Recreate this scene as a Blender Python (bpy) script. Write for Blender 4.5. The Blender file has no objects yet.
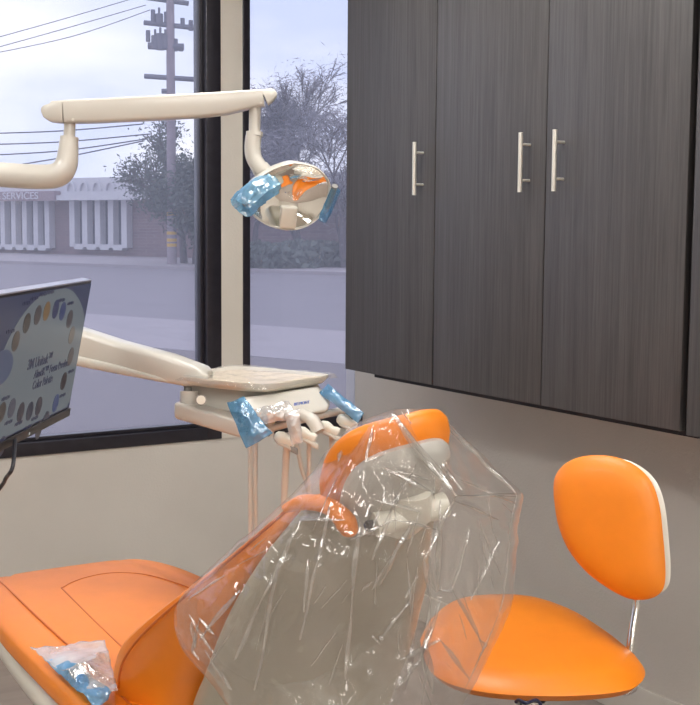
import bpy, math, random
from mathutils import Vector as V, Matrix, noise
random.seed(7)
S = bpy.context.scene
COL = S.collection
# ------------------------------------------------------------------ camera
FPX, PITCH, ROLL, YAW, EYE = 1278.0, .0994, .0072, .56, 1.44
fw = V((math.sin(YAW)*math.cos(PITCH), math.cos(YAW)*math.cos(PITCH), -math.sin(PITCH)))
rt = V((math.cos(YAW), -math.sin(YAW), 0)); up = rt.cross(fw)
R2 = rt*math.cos(ROLL)+up*math.sin(ROLL); U2 = up*math.cos(ROLL)-rt*math.sin(ROLL)
CAM = V((0, 0, EYE))
cd = bpy.data.cameras.new('camera'); cam = bpy.data.objects.new('camera', cd); COL.objects.link(cam)
cd.sensor_fit = 'HORIZONTAL'; cd.sensor_width = 36; cd.lens = FPX*36/700; cd.clip_start = .02; cd.clip_end = 500
m = Matrix.Identity(4)
for i, a in enumerate((R2, U2, -fw)):
    for k in range(3): m[k][i] = a[k]
m.translation = CAM; cam.matrix_world = m; S.camera = cam
def ray(px, py): return fw + R2*((px-350)/FPX) - U2*((py-352.5)/FPX)
def D(px, py, z): return CAM + ray(px, py)*z                 # point at a given distance along the view
def AX(px, py, ax, val):                                     # point on a world plane
    d = ray(px, py); return CAM + d*((val-CAM[ax])/d[ax])

# ------------------------------------------------------------------ materials
def srgb(r, g, b): return tuple(((c/255)/12.92 if c/255 <= .04045 else ((c/255+.055)/1.055)**2.4) for c in (r, g, b))+(1,)
def mat(name, rgb, rough=.5, metal=0, var=.06, scale=8, bump=0, bscale=60, coat=0, stretch=(1,1,1), spec=.5):
    M = bpy.data.materials.new(name); M.use_nodes = True; n = M.node_tree.nodes; l = M.node_tree.links
    b = n['Principled BSDF']; c = srgb(*rgb)
    b.inputs['Roughness'].default_value = rough; b.inputs['Metallic'].default_value = metal
    b.inputs['Coat Weight'].default_value = coat; b.inputs['Coat Roughness'].default_value = .12
    b.inputs['Specular IOR Level'].default_value = spec
    tc = n.new('ShaderNodeTexCoord'); mp = n.new('ShaderNodeMapping'); mp.inputs['Scale'].default_value = stretch
    nz = n.new('ShaderNodeTexNoise'); nz.inputs['Scale'].default_value = scale; nz.inputs['Detail'].default_value = 5
    cr = n.new('ShaderNodeValToRGB')
    cr.color_ramp.elements[0].position = .3; cr.color_ramp.elements[1].position = .7
    cr.color_ramp.elements[0].color = tuple(x*(1-var) for x in c[:3])+(1,)
    cr.color_ramp.elements[1].color = tuple(min(1, x*(1+var)) for x in c[:3])+(1,)
    l.new(tc.outputs['Object'], mp.inputs[0]); l.new(mp.outputs[0], nz.inputs[0]); l.new(nz.outputs[0], cr.inputs[0]); l.new(cr.outputs[0], b.inputs['Base Color'])
    if bump:
        n2 = n.new('ShaderNodeTexNoise'); n2.inputs['Scale'].default_value = bscale; n2.inputs['Detail'].default_value = 4
        bp = n.new('ShaderNodeBump'); bp.inputs['Strength'].default_value = bump; bp.inputs['Distance'].default_value = .01
        l.new(mp.outputs[0], n2.inputs[0]); l.new(n2.outputs[0], bp.inputs['Height']); l.new(bp.outputs[0], b.inputs['Normal'])
    return M
def emit(name, rgb, st):
    M = bpy.data.materials.new(name); M.use_nodes = True; n = M.node_tree.nodes; l = M.node_tree.links
    n.remove(n['Principled BSDF']); e = n.new('ShaderNodeEmission'); e.inputs[0].default_value = srgb(*rgb); e.inputs[1].default_value = st
    l.new(e.outputs[0], n['Material Output'].inputs[0]); return M
def film(name, rgb, haze, gloss, rough, tint=None, bump=.3, bscale=40):
    M = bpy.data.materials.new(name); M.use_nodes = True; n = M.node_tree.nodes; l = M.node_tree.links
    n.remove(n['Principled BSDF'])
    tr = n.new('ShaderNodeBsdfTransparent'); tr.inputs[0].default_value = srgb(*(tint or (250, 250, 250)))
    df = n.new('ShaderNodeBsdfDiffuse'); df.inputs[0].default_value = srgb(*rgb)
    tl = n.new('ShaderNodeBsdfTranslucent'); tl.inputs[0].default_value = srgb(*rgb)
    m0 = n.new('ShaderNodeMixShader'); m0.inputs[0].default_value = .45; l.new(df.outputs[0], m0.inputs[1]); l.new(tl.outputs[0], m0.inputs[2])
    m1 = n.new('ShaderNodeMixShader')
    nz = n.new('ShaderNodeTexNoise'); nz.inputs['Scale'].default_value = 9; nz.inputs['Detail'].default_value = 5
    tc = n.new('ShaderNodeTexCoord'); l.new(tc.outputs['Object'], nz.inputs[0])
    mr = n.new('ShaderNodeMapRange'); mr.inputs[1].default_value = .35; mr.inputs[2].default_value = .7
    mr.inputs[3].default_value = haze*.5; mr.inputs[4].default_value = haze*1.8
    l.new(nz.outputs[0], mr.inputs[0]); l.new(mr.outputs[0], m1.inputs[0])
    l.new(tr.outputs[0], m1.inputs[1]); l.new(m0.outputs[0], m1.inputs[2])
    gl = n.new('ShaderNodeBsdfGlossy'); gl.inputs['Roughness'].default_value = rough
    fr = n.new('ShaderNodeLayerWeight'); fr.inputs[0].default_value = .5
    pw = n.new('ShaderNodeMath'); pw.operation = 'POWER'; pw.inputs[1].default_value = 3.0
    mu = n.new('ShaderNodeMath'); mu.operation = 'MULTIPLY_ADD'; mu.inputs[1].default_value = .22; mu.inputs[2].default_value = gloss
    l.new(fr.outputs['Facing'], pw.inputs[0]); l.new(pw.outputs[0], mu.inputs[0])
    if bump:
        n2 = n.new('ShaderNodeTexNoise'); n2.inputs['Scale'].default_value = bscale; n2.inputs['Detail'].default_value = 3
        l.new(tc.outputs['Object'], n2.inputs[0])
        bp = n.new('ShaderNodeBump'); bp.inputs['Strength'].default_value = bump; bp.inputs['Distance'].default_value = .004
        l.new(n2.outputs[0], bp.inputs['Height']); l.new(bp.outputs[0], gl.inputs['Normal'])
    m2 = n.new('ShaderNodeMixShader'); l.new(mu.outputs[0], m2.inputs[0]); l.new(m1.outputs[0], m2.inputs[1]); l.new(gl.outputs[0], m2.inputs[2])
    l.new(m2.outputs[0], n['Material Output'].inputs[0]); return M
def glassmat(name, refl, haze):
    M = bpy.data.materials.new(name); M.use_nodes = True; n = M.node_tree.nodes; l = M.node_tree.links
    n.remove(n['Principled BSDF'])
    tr = n.new('ShaderNodeBsdfTransparent'); tr.inputs[0].default_value = srgb(250, 249, 252)
    df = n.new('ShaderNodeBsdfTranslucent'); df.inputs[0].default_value = srgb(216, 219, 230)
    m1 = n.new('ShaderNodeMixShader'); m1.inputs[0].default_value = haze; l.new(tr.outputs[0], m1.inputs[1]); l.new(df.outputs[0], m1.inputs[2])  # translucent share paints in outdoor haze and reflection on the pane
    gl = n.new('ShaderNodeBsdfGlossy'); gl.inputs['Roughness'].default_value = .01
    fr = n.new('ShaderNodeFresnel'); fr.inputs[0].default_value = 1.45
    mu = n.new('ShaderNodeMath'); mu.operation = 'MULTIPLY'; mu.inputs[1].default_value = refl
    l.new(fr.outputs[0], mu.inputs[0])
    m2 = n.new('ShaderNodeMixShader'); l.new(mu.outputs[0], m2.inputs[0]); l.new(m1.outputs[0], m2.inputs[1]); l.new(gl.outputs[0], m2.inputs[2])
    l.new(m2.outputs[0], n['Material Output'].inputs[0]); return M
def woodgrain(name, c1, c2):
    M = bpy.data.materials.new(name); M.use_nodes = True; n = M.node_tree.nodes; l = M.node_tree.links
    b = n['Principled BSDF']; b.inputs['Roughness'].default_value = .42
    tc = n.new('ShaderNodeTexCoord'); mp = n.new('ShaderNodeMapping'); mp.inputs['Scale'].default_value = (1, 1, .022)
    nz = n.new('ShaderNodeTexNoise'); nz.inputs['Scale'].default_value = 130; nz.inputs['Detail'].default_value = 6; nz.inputs['Roughness'].default_value = .75
    n3 = n.new('ShaderNodeTexNoise'); n3.inputs['Scale'].default_value = 14; n3.inputs['Detail'].default_value = 3
    ad = n.new('ShaderNodeMath'); ad.operation = 'MULTIPLY_ADD'; ad.inputs[1].default_value = .35
    cr = n.new('ShaderNodeValToRGB'); cr.color_ramp.elements[0].position = .42; cr.color_ramp.elements[1].position = .9
    cr.color_ramp.elements[0].color = srgb(*c1); cr.color_ramp.elements[1].color = srgb(*c2)
    l.new(tc.outputs['Object'], mp.inputs[0]); l.new(mp.outputs[0], nz.inputs[0]); l.new(mp.outputs[0], n3.inputs[0])
    l.new(n3.outputs[0], ad.inputs[0]); l.new(nz.outputs[0], ad.inputs[2]); l.new(ad.outputs[0], cr.inputs[0]); l.new(cr.outputs[0], b.inputs['Base Color'])
    bp = n.new('ShaderNodeBump'); bp.inputs['Strength'].default_value = .15; bp.inputs['Distance'].default_value = .002
    l.new(nz.outputs[0], bp.inputs['Height']); l.new(bp.outputs[0], b.inputs['Normal'])
    return M
def brickmat(name):
    M = bpy.data.materials.new(name); M.use_nodes = True; n = M.node_tree.nodes; l = M.node_tree.links
    b = n['Principled BSDF']; b.inputs['Roughness'].default_value = .9
    tc = n.new('ShaderNodeTexCoord'); br = n.new('ShaderNodeTexBrick'); br.inputs['Scale'].default_value = 1
    br.inputs['Brick Width'].default_value = .4; br.inputs['Row Height'].default_value = .15; br.inputs['Mortar Size'].default_value = .01
    br.inputs[1].default_value = srgb(134, 112, 116); br.inputs[2].default_value = srgb(122, 103, 110); br.inputs[3].default_value = srgb(145, 130, 132)
    mp = n.new('ShaderNodeMapping'); mp.inputs['Rotation'].default_value = (math.pi/2, 0, 0)
    l.new(tc.outputs['Object'], mp.inputs[0]); l.new(mp.outputs[0], br.inputs[0]); l.new(br.outputs[0], b.inputs['Base Color']); return M
def screenmat(name):                                       # the lit screen: pale backdrop with a soft warm centre glow
    M = bpy.data.materials.new(name); M.use_nodes = True; n = M.node_tree.nodes; l = M.node_tree.links
    b = n['Principled BSDF']; b.inputs['Base Color'].default_value = (.01, .01, .012, 1); b.inputs['Roughness'].default_value = .35; b.inputs['Specular IOR Level'].default_value = .25
    b.inputs['Emission Color'].default_value = srgb(70, 80, 116); b.inputs['Emission Strength'].default_value = .34
    return M
M_WALL = mat('wall_paint', (206, 201, 193), .8, var=.015, bump=.15, bscale=140)
M_POST = mat('post_paint', (212, 207, 197), .75, var=.015, bump=.1, bscale=140)
M_CEIL = mat('ceiling_paint', (225, 222, 215), .9, var=.02)
M_FLOOR = mat('vinyl_floor', (150, 138, 130), .45, var=.12, scale=3, stretch=(1, 6, 1))
M_FRAME = mat('dark_bronze_aluminium', (46, 44, 52), .35, .3, var=.15, scale=30, coat=.2)
M_CAB = woodgrain('dark_grained_laminate', (52, 50, 51), (88, 86, 87))
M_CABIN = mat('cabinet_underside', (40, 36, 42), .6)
M_STEEL = mat('brushed_nickel', (222, 219, 210), .38, .6, var=.05, stretch=(1, 1, .1), scale=80)
M_CHROME = mat('chrome', (225, 222, 218), .12, 1, var=.02)
M_ORANGE = mat('orange_upholstery', (233, 131, 22), .44, var=.03, scale=20, bump=.05, bscale=420, coat=.03)
M_SEAM = mat('orange_seam', (200, 98, 14), .5)
M_SHELL = mat('beige_shell_plastic', (160, 155, 141), .38, var=.02, coat=.2)
M_ENAMEL = mat('cream_enamel', (206, 202, 193), .3, var=.02, coat=.35)
M_WHITE = mat('white_plastic', (222, 220, 208), .3, var=.02, coat=.2)
M_GREYW = mat('light_grey_plastic', (186, 184, 178), .35, var=.03, coat=.2)
M_GREY = mat('grey_plastic', (128, 126, 122), .45, var=.05)
M_DARK = mat('black_plastic', (34, 34, 40), .4, var=.1)
M_NAVY = mat('navy_plastic', (30, 34, 66), .4, var=.1)
M_TUBE = mat('beige_tubing', (200, 196, 186), .4, var=.04)
M_TRAY = mat('tray_plastic', (222, 216, 202), .3, var=.03)
M_PAPER = mat('tray_paper', (236, 222, 200), .7, var=.05, scale=30)
M_MIRROR = mat('reflector_mirror', (235, 232, 226), .05, 1, var=.01)
M_BEZEL = mat('dark_grey_bezel', (44, 43, 46), .4, var=.05)
M_SILVER = mat('silver_edge', (165, 168, 185), .35, .5, var=.05)
M_SCREEN = screenmat('monitor_screen')
M_BAG = film('clear_plastic_bag', (250, 247, 242), .08, .10, .11, tint=(252, 251, 250), bump=0)
M_CLEAR = film('clear_crinkled_wrap', (250, 248, 246), .35, .22, .12, bump=.6, bscale=90)
M_BLUE = film('blue_barrier_film', (150, 208, 242), .45, .14, .16, tint=(168, 214, 242), bump=.8, bscale=60)
M_GLASS = glassmat('window_glass', .55, .16)
M_ASPH = mat('asphalt', (118, 109, 112), .9, var=.06, scale=3)
M_ROAD = mat('road_asphalt', (130, 123, 130), .9, var=.05, scale=1, stretch=(1, 1, 1))
M_CONC = mat('pavement_concrete', (158, 150, 155), .9, var=.05, scale=1)
M_STUCCO = mat('white_stucco', (206, 205, 210), .85, var=.04, scale=2)
M_BRICK = brickmat('brown_brick')
M_WINDK = mat('dark_window', (66, 66, 82), .3, var=.1, scale=1)
M_POLE = mat('weathered_pole_wood', (150, 138, 146), .9, var=.1, scale=3)
M_METALG = mat('weathered_grey_metal', (112, 112, 126), .7, var=.1)
M_WIRE = mat('cable_black', (84, 84, 100), .8)
M_BARK = mat('tree_bark', (92, 84, 92), .95, var=.15)
M_LEAF = mat('tree_leaves', (88, 96, 92), .95, var=.25, scale=2)
M_LEAF2 = mat('bare_tree_twigs', (128, 124, 134), .95, var=.2, scale=2)
M_YEL = mat('yellow_marker', (205, 165, 70), .7)
M_SIGN = mat('sign_panel', (150, 132, 138), .8, var=.1)
M_LAMP = emit('lamp_diffuser', (255, 252, 248), 13.5)
M_OUT = mat('outdoor_ground', (150, 148, 150), .95)

# ------------------------------------------------------------------ mesh building
ORG = {}
class MB:
    def __init__(s): s.v = []; s.f = []
    def add(s, vs, fs):
        o = len(s.v); s.v += [V(a) for a in vs]; s.f += [tuple(i+o for i in f) for f in fs]; return s
    def obox(s, c, ax, h):
        c = V(c); a, b, d = [V(x) for x in ax]
        vs = [c+a*(x*h[0])+b*(y*h[1])+d*(z*h[2]) for x in (-1, 1) for y in (-1, 1) for z in (-1, 1)]
        return s.add(vs, [(0,1,3,2),(4,6,7,5),(0,4,5,1),(2,3,7,6),(0,2,6,4),(1,5,7,3)])
    def box(s, x0, x1, y0, y1, z0, z1):
        return s.obox(((x0+x1)/2, (y0+y1)/2, (z0+z1)/2), ((1,0,0),(0,1,0),(0,0,1)), ((x1-x0)/2, (y1-y0)/2, (z1-z0)/2))
    def loft(s, rings, cap=True, closed=True):
        n = len(rings[0]); vs = [p for r in rings for p in r]; fs = []
        for i in range(len(rings)-1):
            for j in range(n if closed else n-1):
                k = (j+1) % n; fs.append((i*n+j, i*n+k, (i+1)*n+k, (i+1)*n+j))
        if cap: fs.append(tuple(range(n-1, -1, -1))); fs.append(tuple((len(rings)-1)*n+j for j in range(n)))
        return s.add(vs, fs)
    def tube(s, path, rad, seg=12, cap=True, flat=1.0):
        P = [V(p) for p in path]; R = rad if isinstance(rad, (list, tuple)) else [rad]*len(P)
        rings = []; t0 = (P[1]-P[0]).normalized(); n = t0.cross(V((0, 0, 1)))
        if n.length < .05: n = t0.cross(V((1, 0, 0)))
        n.normalize()
        for i, p in enumerate(P):
            t = (P[min(i+1, len(P)-1)]-P[max(i-1, 0)]).normalized()
            n = (n - t*n.dot(t)).normalized(); b = t.cross(n)
            rings.append([p+(n*math.cos(2*math.pi*k/seg)+b*math.sin(2*math.pi*k/seg)*flat)*R[i] for k in range(seg)])
        return s.loft(rings, cap)
    def grid(s, fn, nu, nv):
        vs = [fn(i/nu, j/nv) for j in range(nv+1) for i in range(nu+1)]
        fs = [(j*(nu+1)+i, j*(nu+1)+i+1, (j+1)*(nu+1)+i+1, (j+1)*(nu+1)+i) for j in range(nv) for i in range(nu)]
        return s.add(vs, fs)
    def build(s, name, material, parent=None, smooth=True, bevel=0, sub=0, solid=0, angle=40):
        org = ORG.get(parent.name, V((0, 0, 0))) if parent else V((0, 0, 0))
        me = bpy.data.meshes.new(name); me.from_pydata([p-org for p in s.v], [], s.f); me.validate(); me.update()
        o = bpy.data.objects.new(name, me); COL.objects.link(o); o.data.materials.append(material)
        if parent: o.parent = parent; ORG[o.name] = org
        else: ORG[o.name] = V((0, 0, 0))
        import bmesh
        bm = bmesh.new(); bm.from_mesh(me); bmesh.ops.recalc_face_normals(bm, faces=bm.faces)
        if bevel: 
            ed = [e for e in bm.edges if len(e.link_faces) == 2 and e.calc_face_angle(0) > .5]
            bmesh.ops.bevel(bm, geom=ed, offset=bevel, segments=3, affect='EDGES', profile=.5, clamp_overlap=True)
        bm.to_mesh(me); bm.free()
        if smooth:
            me.polygons.foreach_set('use_smooth', [True]*len(me.polygons))
            me.set_sharp_from_angle(angle=math.radians(angle))
        if solid: md = o.modifiers.new('thickness', 'SOLIDIFY'); md.thickness = solid; md.offset = 0
        if sub: md = o.modifiers.new('smooth', 'SUBSURF'); md.levels = sub; md.render_levels = sub
        return o
def tag(o, label=None, cat=None, group=None, kind=None):
    if label: o['label'] = label
    if cat: o['category'] = cat
    if group: o['group'] = group
    if kind: o['kind'] = kind
    return o
def thing(name, loc, label, cat, group=None):
    o = bpy.data.objects.new(name, None); COL.objects.link(o); o.location = loc; ORG[o.name] = V(loc); o.empty_display_size = .1
    return tag(o, label, cat, group)
def struct(name, mb, material, bevel=0, **k): return tag(mb.build(name, material, bevel=bevel, **k), kind='structure')
def spline(pts, n=8):                                       # Catmull-Rom through points (any dimension)
    P = [V(p) for p in pts]; out = []
    for i in range(len(P)-1):
        a, b, c, d = P[max(i-1, 0)], P[i], P[i+1], P[min(i+2, len(P)-1)]
        for k in range(n):
            t = k/n; out.append(.5*((2*b)+(c-a)*t+(2*a-5*b+4*c-d)*t*t+(3*b-a-3*c+d)*t**3))
    out.append(P[-1]); return out
def lerp(a, b, t): return a+(b-a)*t
def interp(tab, x):
    if x <= tab[0][0]: return tab[0][1]
    for (a, va), (b, vb) in zip(tab, tab[1:]):
        if x <= b: return va+(vb-va)*(x-a)/(b-a)
    return tab[-1][1]
def sinterp(tab, x):                                        # smooth interpolation of a table
    xs = [a for a, _ in tab]
    if x <= xs[0]: return tab[0][1]
    if x >= xs[-1]: return tab[-1][1]
    i = max(k for k in range(len(xs)) if xs[k] <= x); i = min(i, len(xs)-2)
    t = (x-xs[i])/(xs[i+1]-xs[i]); y = [v for _, v in tab]
    m0 = (y[i+1]-y[max(i-1, 0)])/(xs[i+1]-xs[max(i-1, 0)])*(xs[i+1]-xs[i])
    j = min(i+2, len(xs)-1); m1 = (y[j]-y[i])/(xs[j]-xs[i])*(xs[i+1]-xs[i])
    return (2*t**3-3*t*t+1)*y[i]+(t**3-2*t*t+t)*m0+(-2*t**3+3*t*t)*y[i+1]+(t**3-t*t)*m1
def text(body, size, origin, xd, yd, material, name, parent, extrude=.0006, align='LEFT', xs=1.0, bold=0):
    c = bpy.data.curves.new(name, 'FONT'); c.body = body; c.size = size; c.extrude = extrude; c.offset = bold; c.align_x = align; c.align_y = 'CENTER'
    t = bpy.data.objects.new('tmp', c); COL.objects.link(t); dg = bpy.context.evaluated_depsgraph_get()
    me = bpy.data.meshes.new_from_object(t.evaluated_get(dg)); bpy.data.objects.remove(t)
    xd = V(xd).normalized(); yd = V(yd).normalized(); zd = xd.cross(yd); mb = MB()
    mb.add([V(origin)+xd*(v.co.x*xs)+yd*v.co.y+zd*v.co.z for v in me.vertices], [tuple(p.vertices) for p in me.polygons])
    return mb.build(name, material, parent, smooth=False)
Z = V((0, 0, 1)); X = V((1, 0, 0)); Y = V((0, 1, 0))

# ------------------------------------------------------------------ the room
XR, YW, CEIL, XL, YB = 2.66, 4.15, 2.75, -2.2, -5.2
struct('floor', MB().box(XL-.1, XR+.1, YB-.1, YW+.12, -.08, 0), M_FLOOR)
struct('ceiling', MB().box(XL-.1, XR+.1, YB-.1, YW+.12, CEIL, CEIL+.1), M_CEIL)
struct('wall_right', MB().box(XR, XR+.1, YB, YW+.12, 0, CEIL), M_WALL)
struct('wall_left', MB().box(XL-.1, XL, YB, YW+.12, 0, CEIL), M_WALL)
struct('wall_back', MB().box(XL, XR, YB-.1, YB, 0, CEIL), M_WALL)
SILL, HEAD = .6627, 2.45
PX0, PX1 = 2.051, 2.137
LX0 = -.6
struct('wall_window', MB().box(XL, XR, YW, YW+.12, 0, SILL).box(XL, XR, YW, YW+.12, HEAD, CEIL).box(XL, LX0, YW, YW+.12, SILL, HEAD), M_WALL)
struct('trim_1', MB().box(PX0, PX1, YW-.004, YW+.12, SILL, HEAD), M_POST)
tag(bpy.data.objects['trim_1'], label='cream post between the two dark window frames')
for nm, b in (('baseboard_right', (XR-.012, XR, YB, YW, 0, .1)), ('baseboard_window', (XL, XR-.012, YW-.012, YW, 0, .1))):
    struct(nm, MB().box(*b), M_POST, bevel=.002)
def window(n, x0, x1, fl, fr, bead=True):
    fr0 = fr
    y0, y1 = YW-.006, YW+.1
    fm = MB().box(x0, x0+fl, y0, y1, SILL, HEAD)
    if bead: fm.box(x1-fr, x1, y0, y1, SILL, HEAD)
    root = struct('window_%d' % n, fm
        .box(x0+fl, x1-fr, y0, y1, SILL, SILL+.045).box(x0+fl, x1-fr, y0, y1, HEAD-.05, HEAD), M_FRAME, bevel=.003)
    g = MB().box(x0+fl, x1-fr, YW+.055, YW+.061, SILL+.04, HEAD-.04).build('pane', M_GLASS, root, smooth=False)
    st = MB().box(x0+fl, x1-fr, YW+.02, YW+.05, SILL+.045, SILL+.058).box(x0+fl, x0+fl+.014, YW+.02, YW+.05, SILL+.058, HEAD-.05)
    if bead: st.box(x1-fr-.014, x1-fr, YW+.02, YW+.05, SILL+.058, HEAD-.05)
    st.build('glazing_bead', M_FRAME, root, bevel=.002)
    return root
window(1, LX0, PX0, .06, .058)
window(2, PX1, XR, .030, .0005, False)

# ceiling lights (above the frame); rear four added for highlights on the film
for i, (x, y) in enumerate([(1.5, 2.6), (-.6, 2.6), (1.5, .2), (-.6, .2), (1.5, -2.0), (-.6, -2.0), (1.5, -4.0), (-.6, -4.0)]):
    t = thing('ceiling_light', (x, y, CEIL), ['square ceiling light panel above the dental chair', 'square ceiling light panel left of the dental chair',
        'square ceiling light panel behind the camera at right', 'square ceiling light panel behind the camera at left', 'added ceiling panel for film highlights, third from the window, right row', 'added ceiling panel for film highlights, third from the window, left row', 'added ceiling panel for film highlights, rearmost, right row', 'added ceiling panel for film highlights, rearmost, left row'][i], 'light')
    MB().box(x-.32, x+.32, y-.62, y-.6, CEIL-.03, CEIL).box(x-.32, x+.32, y+.6, y+.62, CEIL-.03, CEIL).box(x-.32, x-.3, y-.6, y+.6, CEIL-.03, CEIL).box(x+.3, x+.32, y-.6, y+.6, CEIL-.03, CEIL).build('frame', M_WHITE, t)
    MB().box(x-.3, x+.3, y-.6, y+.6, CEIL-.02, CEIL-.01).build('diffuser', M_LAMP, t, smooth=False)

# ------------------------------------------------------------------ wall cabinets
XC, Y0, ZB, ZT = 2.249, 3.619, .96, 2.45
def cabinet(yf, yn, doors, label, inset=.0):
    t = thing('wall_cabinet', (XR, (yf+yn)/2, ZB), label, 'cabinet')
    MB().box(XC+.022, XR-.001, yn, yf, ZB+.004, ZT).build('body', M_CAB, t, smooth=False)
    MB().box(XC+.06, XR-.001, yn-.001, yf-inset, ZB-.022, ZB+.004).build('bottom_rail', M_CABIN, t, smooth=False)
    for (a, b, hy) in doors:
        d = MB().box(XC, XC+.02, b+.0018, a-.0018, ZB, ZT-.003).build('door', M_CAB, t, bevel=.0012)
        h = MB().tube([(XC-.032, hy, 1.531), (XC-.032, hy, 1.689)], .0062, 14)
        for z in (1.5625, 1.6575): h.tube([(XC-.032, hy, z), (XC+.001, hy, z)], .004, 10)
        h.build('handle', M_STEEL, d)
cabinet(Y0, Y0-.5, [(Y0, Y0-.5, 3.1803)], 'dark wood grain wall cabinet with a single door, next to the window', .09)
cabinet(Y0-.502, Y0-1.502, [(Y0-.502, Y0-1.0, 2.6855), (Y0-1.0, Y0-1.502, 2.5487)], 'dark wood grain wall cabinet with two doors and paired bar handles')
t = thing('wall_cabinet', (XR, Y0-1.8, ZB), 'dark wood grain cabinet cut off by the right edge of the photo', 'cabinet')
MB().box(XC+.03, XR-.001, Y0-2.1, Y0-1.506, ZB, ZT).build('body', M_CABIN, t, smooth=False)
MB().box(XC-.01, XC+.018, Y0-2.1, Y0-1.53, ZB-.004, ZT).build('end_panel', M_CAB, t, bevel=.002)

# ------------------------------------------------------------------ dental chair
CX = 1.09
chair = thing('dental_chair', (CX, 2.4, 0), 'orange upholstered dental chair with beige backrest shell under clear plastic', 'dental chair')
def seat_out(y):                                            # half width of the seat cushion along its length
    return interp([(1.85, .27), (2.2, .285), (2.7, .285), (2.85, .27), (3.0, .24), (3.1, .20), (3.16, .14)], y)
def seat_ring(y):
    w = sinterp([(1.85, .26), (2.2, .283), (2.65, .285), (2.85, .272), (3.02, .245), (3.11, .21), (3.15, .165), (3.165, .10)], y)
    zt = sinterp([(1.85, .53), (2.1, .545), (2.4, .56), (2.9, .572), (3.08, .566), (3.15, .548), (3.165, .53)], y)
    th = .075; out = []
    for k in range(56):
        a = 2*math.pi*k/56; c, s_ = math.cos(a), math.sin(a)
        e = .55 if s_ > 0 else .42
        x = w*math.copysign(abs(c)**.42, c); z = math.copysign(abs(s_)**e, s_)
        zz = zt-th/2+z*th/2
        if s_ > 0: zz -= .012*(1-(x/w)**2)*0+.0
        u = abs(x)/w
        if s_ > .1: zz += -.006*math.exp(-((u-.72)/.035)**2) + (.008*(u-.72) if u > .72 else 0)
        out.append((CX+x, y, zz))
    return out
ys = [2.12+.93*i/26 for i in range(27)]+[3.07, 3.09, 3.11, 3.125, 3.14, 3.152, 3.16, 3.165]
seat = MB().loft([seat_ring(y) for y in ys]).build('seat', M_ORANGE, chair)
def ztop(y): return sinterp([(1.85, .53), (2.1, .545), (2.4, .56), (2.9, .572), (3.08, .566), (3.15, .548), (3.165, .53)], y)
def seamline(pts, r=.0022):
    pp = spline([V((x, y, 0)) for x, y in pts], 8)
    return MB().tube([V((p.x, p.y, ztop(p.y)-.004)) for p in pp], r, 6)
SM = seamline([(CX-.205, 1.95), (CX-.205, 2.4), (CX-.20, 2.8), (CX-.185, 3.12)])
SM.build('seam', M_SEAM, seat); SM = MB()
SM.tube([V((p.x, p.y, ztop(p.y)-.0005)) for p in spline([V((CX-.115, 1.95, 0)), V((CX-.115, 2.4, 0)), V((CX-.09, 2.84, 0)), V((CX-.075, 2.90, 0)), V((CX, 2.95, 0)), V((CX+.08, 2.95, 0)), V((CX+.15, 2.86, 0)), V((CX+.2, 2.62, 0)), V((CX+.215, 2.3, 0))], 6)], .002, 6)
SM.build('seam', M_SEAM, seat)
und = []
for i in range(9):
    y = 1.9+1.05*i/8; w = .275-.05*(i/8)**2
    und.append([(CX+w*math.copysign(abs(math.cos(a))**.5, math.cos(a)), y, .43+.0*i/8+.05*math.copysign(abs(math.sin(a))**.6, math.sin(a))) for a in [2*math.pi*k/28 for k in range(28)]])
MB().loft(und).build('seat_pan', M_WHITE, chair)
MB().tube([(CX, 2.2, .05), (CX, 2.2, .2), (CX, 2.25, .44)], [.17, .12, .14], 28).build('lift_column', M_WHITE, chair)
MB().box(CX-.24, CX+.24, 1.75, 2.85, 0, .05).build('base_plate', M_DARK, chair, bevel=.02)

# backrest rows: t, rear y z, front y z at the side bolster, rear and front half widths, centre
ROW = [(-.3, 2.28, .28, 2.38, .36, .20, .26, 1.18), (0, 2.12, .42, 2.30, .48, .22, .28, 1.17), (.12, 2.07, .50, 2.31, .54, .222, .29, 1.168), (.25, 2.02, .59, 2.30, .60, .22, .298, 1.165), (.36, 1.965, .655, 2.25, .66, .215, .29, 1.155),
       (.47, 1.905, .735, 2.14, .725, .205, .272, 1.14), (.6, 1.83, .82, 1.99, .81, .19, .24, 1.12), (.74, 1.77, .90, 1.865, .895, .165, .195, 1.11), (.87, 1.715, .965, 1.775, .97, .14, .152, 1.105),
       (.95, 1.69, .995, 1.735, 1.005, .128, .132, 1.105), (1.0, 1.68, 1.01, 1.71, 1.018, .11, .11, 1.105)]
def brow(t): return [sinterp([(r[0], r[k]) for r in ROW], t) for k in range(1, 8)]
def back_ring(t):
    yr, zr, yf, zf, wr, wf, cx = brow(t); ring = []
    A = V((0, yr, zr)); B = V((0, yf, zf)); rec = min((yf-yr)*.55, .13); n = 48
    for k in range(n):
        a = 2*math.pi*k/n; c, s_ = math.cos(a), math.sin(a)
        q = math.copysign(abs(s_)**.55, s_)*.5+.5; u = math.copysign(abs(c)**.6, c); x = lerp(wr, wf, min(1, q*1.4))*u
        p = A.lerp(B, q)
        if s_ > 0: p = p - (B-A).normalized()*rec*(1-min(1, (abs(u)/.62))**2)*abs(s_)**.5
        else: p = p + (B-A).normalized()*.02*(1-u**2)
        ring.append(V((cx+x, p.y, p.z)))
    return ring
ts = [-.3+.1*i for i in range(3)]+[i/30 for i in range(30)]+[.98, .993, 1.0]
back = MB().loft([back_ring(t) for t in ts]).build('backrest', M_ORANGE, chair)
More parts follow.
